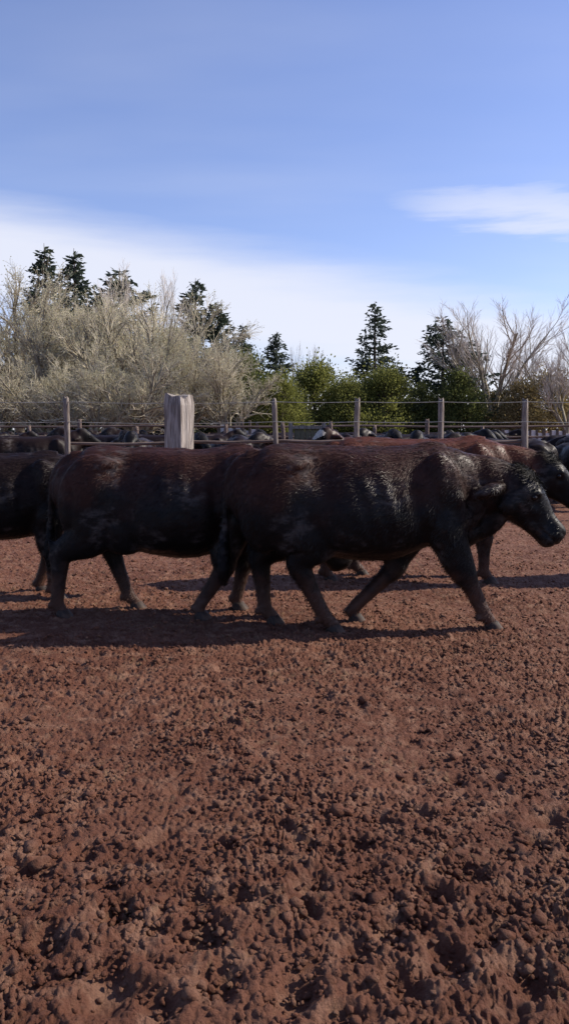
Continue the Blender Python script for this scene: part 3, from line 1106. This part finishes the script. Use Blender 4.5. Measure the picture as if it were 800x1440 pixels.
def post_mesh(name, w, h, seed, square, mat):
    n, m = (40 if square else 16), 14
    rr = np.random.default_rng(seed)
    ph = rr.uniform(0, 6.28, 6)
    V, F = [], []
    for i in range(m + 1):
        z = h * i / m
        for j in range(n):
            t = 2 * math.pi * j / n
            c, s = math.cos(t), math.sin(t)
            q = .93 * (abs(c) ** 14 + abs(s) ** 14) ** (-1 / 14) if square else 1.0
            r = w / 2 * q * (1 + .05 * math.sin(3 * t + ph[0] + z) + .04 * math.sin(7 * t + ph[1] + z * 2) + .03 * math.sin(z * 4 + ph[2]))
            if i == m:
                r *= .9
            V.append((r * c + .02 * (math.sin(z * 1.3 + ph[3]) - math.sin(h * 1.3 + ph[3])), r * s + .03 * math.sin(z * 1.1 + ph[4]), z + (.03 * math.sin(2 * t + ph[5]) + .02 * math.sin(5 * t) if i == m else 0)))
    for i in range(m):
        for j in range(n):
            F.append((i * n + j, i * n + (j + 1) % n, (i + 1) * n + (j + 1) % n, (i + 1) * n + j))
    V.append((0, 0, h + .01))
    for j in range(n):
        F.append((m * n + j, m * n + (j + 1) % n, len(V) - 1))
    return mesh_from(name, V, F, mat, not square)


def tube_mesh(name, pts, r, mat, n=6):
    t = Twigs(0)
    t.tube('a', [Vector(p) for p in pts], [r] * len(pts), n)
    return mesh_from(name, t.V['a'], t.F['a'], mat)


fence = thing('wire_fence', 'post and wire fence of the far pen crossing the view behind the walking cattle', 'fence', (0, FY, 0))
POSTS = [(-25, 562, 10), (93, 560, 11), (388, 562, 10), (503, 562, 11), (617, 562, 11), (740, 563, 12), (860, 563, 11)]
for k, (x, yt, w) in enumerate(POSTS):
    p = px_at(x, yt, FY)
    o = link('post', post_mesh('post', .72 * w / 1130 * FY, p.z, k, False, WOOD_THIN), fence, (p.x, 0, 0))
    o.rotation_euler = (R(1.2 * math.sin(k * 2.3)), R(.9 * math.sin(k * 1.7 + 1)), 0)
p = px_at(250, 557, FY - .25)
o = link('corner_post', post_mesh('corner_post', 33 / 1130 * FY, p.z, 40, True, WOOD), fence, (p.x, -.25, 0))
o.rotation_euler = (0, 0, R(-28))
o['label'] = 'thick squared weathered corner post'
for y, r in ((565, .007), (593, .008)):
    z = px_at(400, y, FY).z
    xs = [px_at(x, 565, FY).x for x, _, _ in POSTS]
    pts = []
    for i in range(len(xs) - 1):
        for k in range(6):
            f = k / 6
            pts.append((xs[i] + (xs[i + 1] - xs[i]) * f, -.075, z - .03 * 4 * f * (1 - f) * min(1, (xs[i + 1] - xs[i]) / 3)))
    pts.append((xs[-1], -.075, z))
    link('wire', tube_mesh('wire', pts, r, WIRE, 4), fence)
z = px_at(400, 621, FY).z
for x0, x1, dz in ((252, 398, 0), (95, 248, -.03), (398, 505, .01), (505, 620, -.01), (620, 745, .0)):
    a, b = px_at(x0, 621, FY), px_at(x1, 621, FY)
    link('rail', tube_mesh('rail', [(a.x, .09, z + dz), ((a.x + b.x) / 2, .10, z + dz - .015), (b.x, .09, z + dz + .01)], .026, RAIL, 7), fence)

# ------------------------------------------------------------------ herd beyond the fence
HERD_POSES = [
    {'fr': (.58, 0, 0), 'fl': (.48, 0, 0), 'hr': (-.70, 0, 0), 'hl': (-.58, 0, 0), 'head': (1.03, 1.27, .45, .05), 'tail': (-.03, 0)},
    {'fr': (.52, 0, 0), 'fl': (.60, 0, 0), 'hr': (-.62, 0, 0), 'hl': (-.74, 0, 0), 'head': (1.02, .80, .9, -.05), 'tail': (-.05, .05)},
    {'fr': (.54, 0, 0), 'fl': (.54, 0, 0), 'hr': (-.66, 0, 0), 'hl': (-.70, 0, 0), 'head': (.96, 1.30, .40, .18), 'yaw': .45, 'tail': (-.02, -.04)},
]
HERD = []
for k, ps in enumerate(HERD_POSES):
    me, info = cow_mesh('body', ps, COAT_BLACK, .03, 50 + k, 3)
    HERD.append((me, info))


def herd_cow(k, x, Y, rz, sc, label, mat=None):
    me, info = HERD[k]
    p = px_at(x, 620, Y)
    t = thing('cow', label, 'cow', (p.x, Y, -.01), rz, 'black cattle crowded in the far pens', sc)
    b = link('body', me, t)
    for q in info['hooves']:
        link('hoof', HOOF_ME, t, (q[0], q[1], q[2] - .006))
    for q in info['eyes']:
        link('eye', EYE_ME, t, tuple(q))
    return t


SPANS = [(-60, 88, 'left of the lone thin post'), (98, 232, 'between lone thin post and squared post'),
         (270, 384, 'right of the squared post'), (392, 500, 'under the small bare tree top'),
         (507, 613, 'under the thin ragged conifer'), (622, 736, 'under the tall bare tree'),
         (765, 830, 'right of the last fence post')]
rr = random.Random(5)
taken = []
for x0, x1, txt in SPANS:
    n = int((x1 - x0) / (6 if x0 < 740 else 16))
    for i in range(n):
        for _try in range(30):
            x = x0 + (x1 - x0) * rr.random()
            Y = 15.2 + 38 * rr.random() ** 1.3
            if x > 690:
                Y = 15.2 + 4 * rr.random()
            q = px_at(x, 620, Y)
            if all((q.x - u) ** 2 + (Y - v) ** 2 > 1.6 and abs(Y - 26.5) > .9 for u, v in taken):
                break
        else:
            continue
        taken.append((q.x, Y))
        where = 'close behind the fence, ' if Y < 20 else ('in the middle of the far herd, ' if Y < 30 else 'at the back of the far herd, ')
        herd_cow(rr.randrange(3), x, Y, rr.choice((0, 3.14, 0.4, 2.7, -1.5, 1.2, 5.2)) + rr.uniform(-.4, .4), rr.uniform(.92, 1.05), 'black cow ' + where + txt)
# a second, lower fence among the far herd
rf = thing('rail_fence', 'low dark rail fence running among the far cattle', 'fence', (0, 26.5, 0))
for k in range(15):
    o = link('post', post_mesh('post', .13, 1.68 + .12 * math.sin(k * 2.7), 60 + k, False, RAIL), rf, (-11.5 + k * 1.62 + .2 * math.sin(k * 1.9), 0, 0))
    o.rotation_euler = (0, R(2.5 * math.sin(k * 3.3)), k)
for zz_, rd in ((1.58, .035), (1.25, .035), (.85, .035)):
    link('rail', tube_mesh('rail', [(-11.8 + q * 2.4, .1, zz_ + .025 * math.sin(q * 2.1 + zz_ * 5)) for q in range(11)], rd, RAIL, 6), rf)

# the brown cow with a pale face that looks over the others
POSE_W = {'fr': (.54, 0, 0), 'fl': (.54, 0, 0), 'hr': (-.66, 0, 0), 'hl': (-.70, 0, 0), 'head': (.95, 1.36, .55, -.10), 'yaw': -.15, 'tail': (-.02, -.04)}
t = thing('cow', 'dark brown cow with a pale face blaze looking over the backs beyond the fence', 'cow', (px_at(515, 612, 17.0).x, 17.0, -.01), R(215), None, 1.0)
me, info = cow_mesh('body', POSE_W, COAT_MID, .022, 77, 3)
link('body', me, t)
for q in info['hooves']:
    link('hoof', HOOF_ME, t, (q[0], q[1], q[2] - .006))
for q in info['eyes']:
    link('eye', EYE_ME, t, tuple(q))
Hf = info['H']
o0, dv, uv = Hf(0, 0), Hf(1, 0) - Hf(0, 0), Hf(0, 1) - Hf(0, 0)
V, F = [], []
for p in me.polygons:
    c = np.array(p.center) - o0
    a, b = float(c @ dv), float(c @ uv)
    if .08 < a < .34 and b > .10:
        base = len(V)
        for vi in p.vertices:
            v = me.vertices[vi]
            V.append(tuple(v.co + v.normal * .006))
        F.append(tuple(range(base, base + len(p.vertices))))
link('white_face', mesh_from('white_face', V, F, WHITE_HAIR), t)

# cow ahead, beyond the right edge; its shadow falls into the view
cow_e = copy_tree(cow_d)
cow_e['label'] = 'black cow walking ahead, beyond the right edge, throwing its shadow into view'
cow_e.location = (4.15, 7.9, -.012)
cow_e.rotation_euler = (0, 0, 0)

# ------------------------------------------------------------------ small structures beyond the fence


def box_mesh(name, sx, sy, sz, mat, jitter=0.0, seed=0):
    r_ = random.Random(seed)
    V = []
    for z in (0, sz):
        for x, y in ((-1, -1), (1, -1), (1, 1), (-1, 1)):
            V.append((x * sx / 2 + r_.uniform(-jitter, jitter), y * sy / 2, z + (r_.uniform(-jitter, jitter) if z else 0)))
    F = [(3, 2, 1, 0), (4, 5, 6, 7), (0, 1, 5, 4), (1, 2, 6, 5), (2, 3, 7, 6), (3, 0, 4, 7)]
    me = mesh_from(name, V, F, mat, False)
    return me


OLIVE_WOOD = plain_mat('mossy_boards', (0.075, 0.068, 0.04), (0.14, 0.12, 0.08), 10, 0.9, (3, 3, .4))
g = px_at(432, 597, 17.5)
gate = thing('plank_gate', 'small mossy brown plank gate standing behind the fence near the brown cow', 'gate', (g.x, 17.5, 0))
for k in range(5):
    link('plank', box_mesh('plank', .105, .03, g.z - .05 + .02 * (k % 2), OLIVE_WOOD, .008, k), gate, ((k - 2) * .115, 0, .03))
for sx in (-1, 1):
    link('post', box_mesh('post', .08, .09, g.z + .04, WOOD_THIN, .006, 9 + sx), gate, (sx * .36, 0, 0))
link('rail', box_mesh('rail', .63, .05, .06, WOOD_THIN, .0, 3), gate, (0, -.045, g.z - .09))
Yb = 46
b0, b1 = px_at(697, 606, Yb), px_at(812, 606, Yb)
bf = thing('low_white_panels', 'low whitish wall of upright panels under the bare trees, right of the last fence post', 'wall', (b0.x, Yb, 0))
nb = 12
pw = (b1.x - b0.x) / nb
for k in range(nb):
    link('panel', box_mesh('panel', pw - .07, .06, b0.z + .10 * math.sin(k * 1.7) - .05, WHITEWASH, .02, k), bf, ((k + .5) * pw, 0, 0))
for k in range(nb + 1):
    link('post', box_mesh('post', .13 + .05 * math.sin(k * 2.1), .14, b0.z + .1 + .12 * math.sin(k * 3.1), BARK_DARK, .02, k + 30), bf, (k * pw, -.06, 0))


Yc = 41.5  # white panels added in place of bright sky gaps between the trunks
c0, c1 = px_at(308, 597, Yc), px_at(362, 597, Yc)
bw = thing('low_white_panels', 'short row of added white panels standing in for bright sky gaps, just right of the squared post', 'wall', (c0.x, Yc, 0))
pw = (c1.x - c0.x) / 5
for k in range(5):
    link('panel', box_mesh('panel', pw - .10, .06, c0.z - .12 * (k % 2) - .06 * k, WHITEWASH, .03, k + 70), bw, ((k + .5) * pw, 0, 0))
for k in range(6):
    link('post', box_mesh('post', .14, .14, c0.z + .15 + .1 * math.sin(k * 2.2), BARK_DARK, .02, k + 80), bw, (k * pw, -.07, 0))


# ------------------------------------------------------------------ far wood behind the trees, one mass with gaps under it
def far_wood():
    rg = np.random.default_rng(4)
    P, D = [], []
    V0, Q0 = [], []
    for i in range(150):
        x = -75 + i + rg.uniform(-.4, .4)
        y = 92 + rg.uniform(-9, 9)
        if -8.2 < x < -3.0:
            continue
        top = 4.2 + 2.2 * vnoise(np.array([x * .11]), np.array([1.3]), 5)[0] + rg.uniform(-.8, .8)
        base = len(V0)
        w = rg.uniform(.10, .2)
        V0 += [(x - w, y, 0), (x + w, y, 0), (x + w, y + w, 0), (x - w, y, top * .8), (x + w, y, top * .8), (x + w, y + w, top * .8)]
        Q0 += [(base, base + 1, base + 4, base + 3), (base + 1, base + 2, base + 5, base + 4), (base + 2, base, base + 3, base + 5)]
        lowz = rg.choice((.1, 1.2, 2.1, 2.4))
        for k in range(120):
            z = lowz + (top - lowz) * rg.random()
            P.append((x + rg.normal(0, .75), y + rg.normal(0, .75), z))
            D.append((rg.normal(0, .5), rg.normal(0, .5), .7))
    V, Q = leaf_cards(P, D, .55, 9, .35)
    V = np.concatenate([V, np.array(V0)])
    Q = np.concatenate([Q, np.array(Q0) + len(P) * 4])
    o = link('distant_wood', quads_mesh('distant_wood', V, Q, CYPRESS_DARK))
    o['kind'] = 'stuff'
    o['label'] = 'low dark far wood seen between the trunks'
    o['category'] = 'wood'


far_wood()
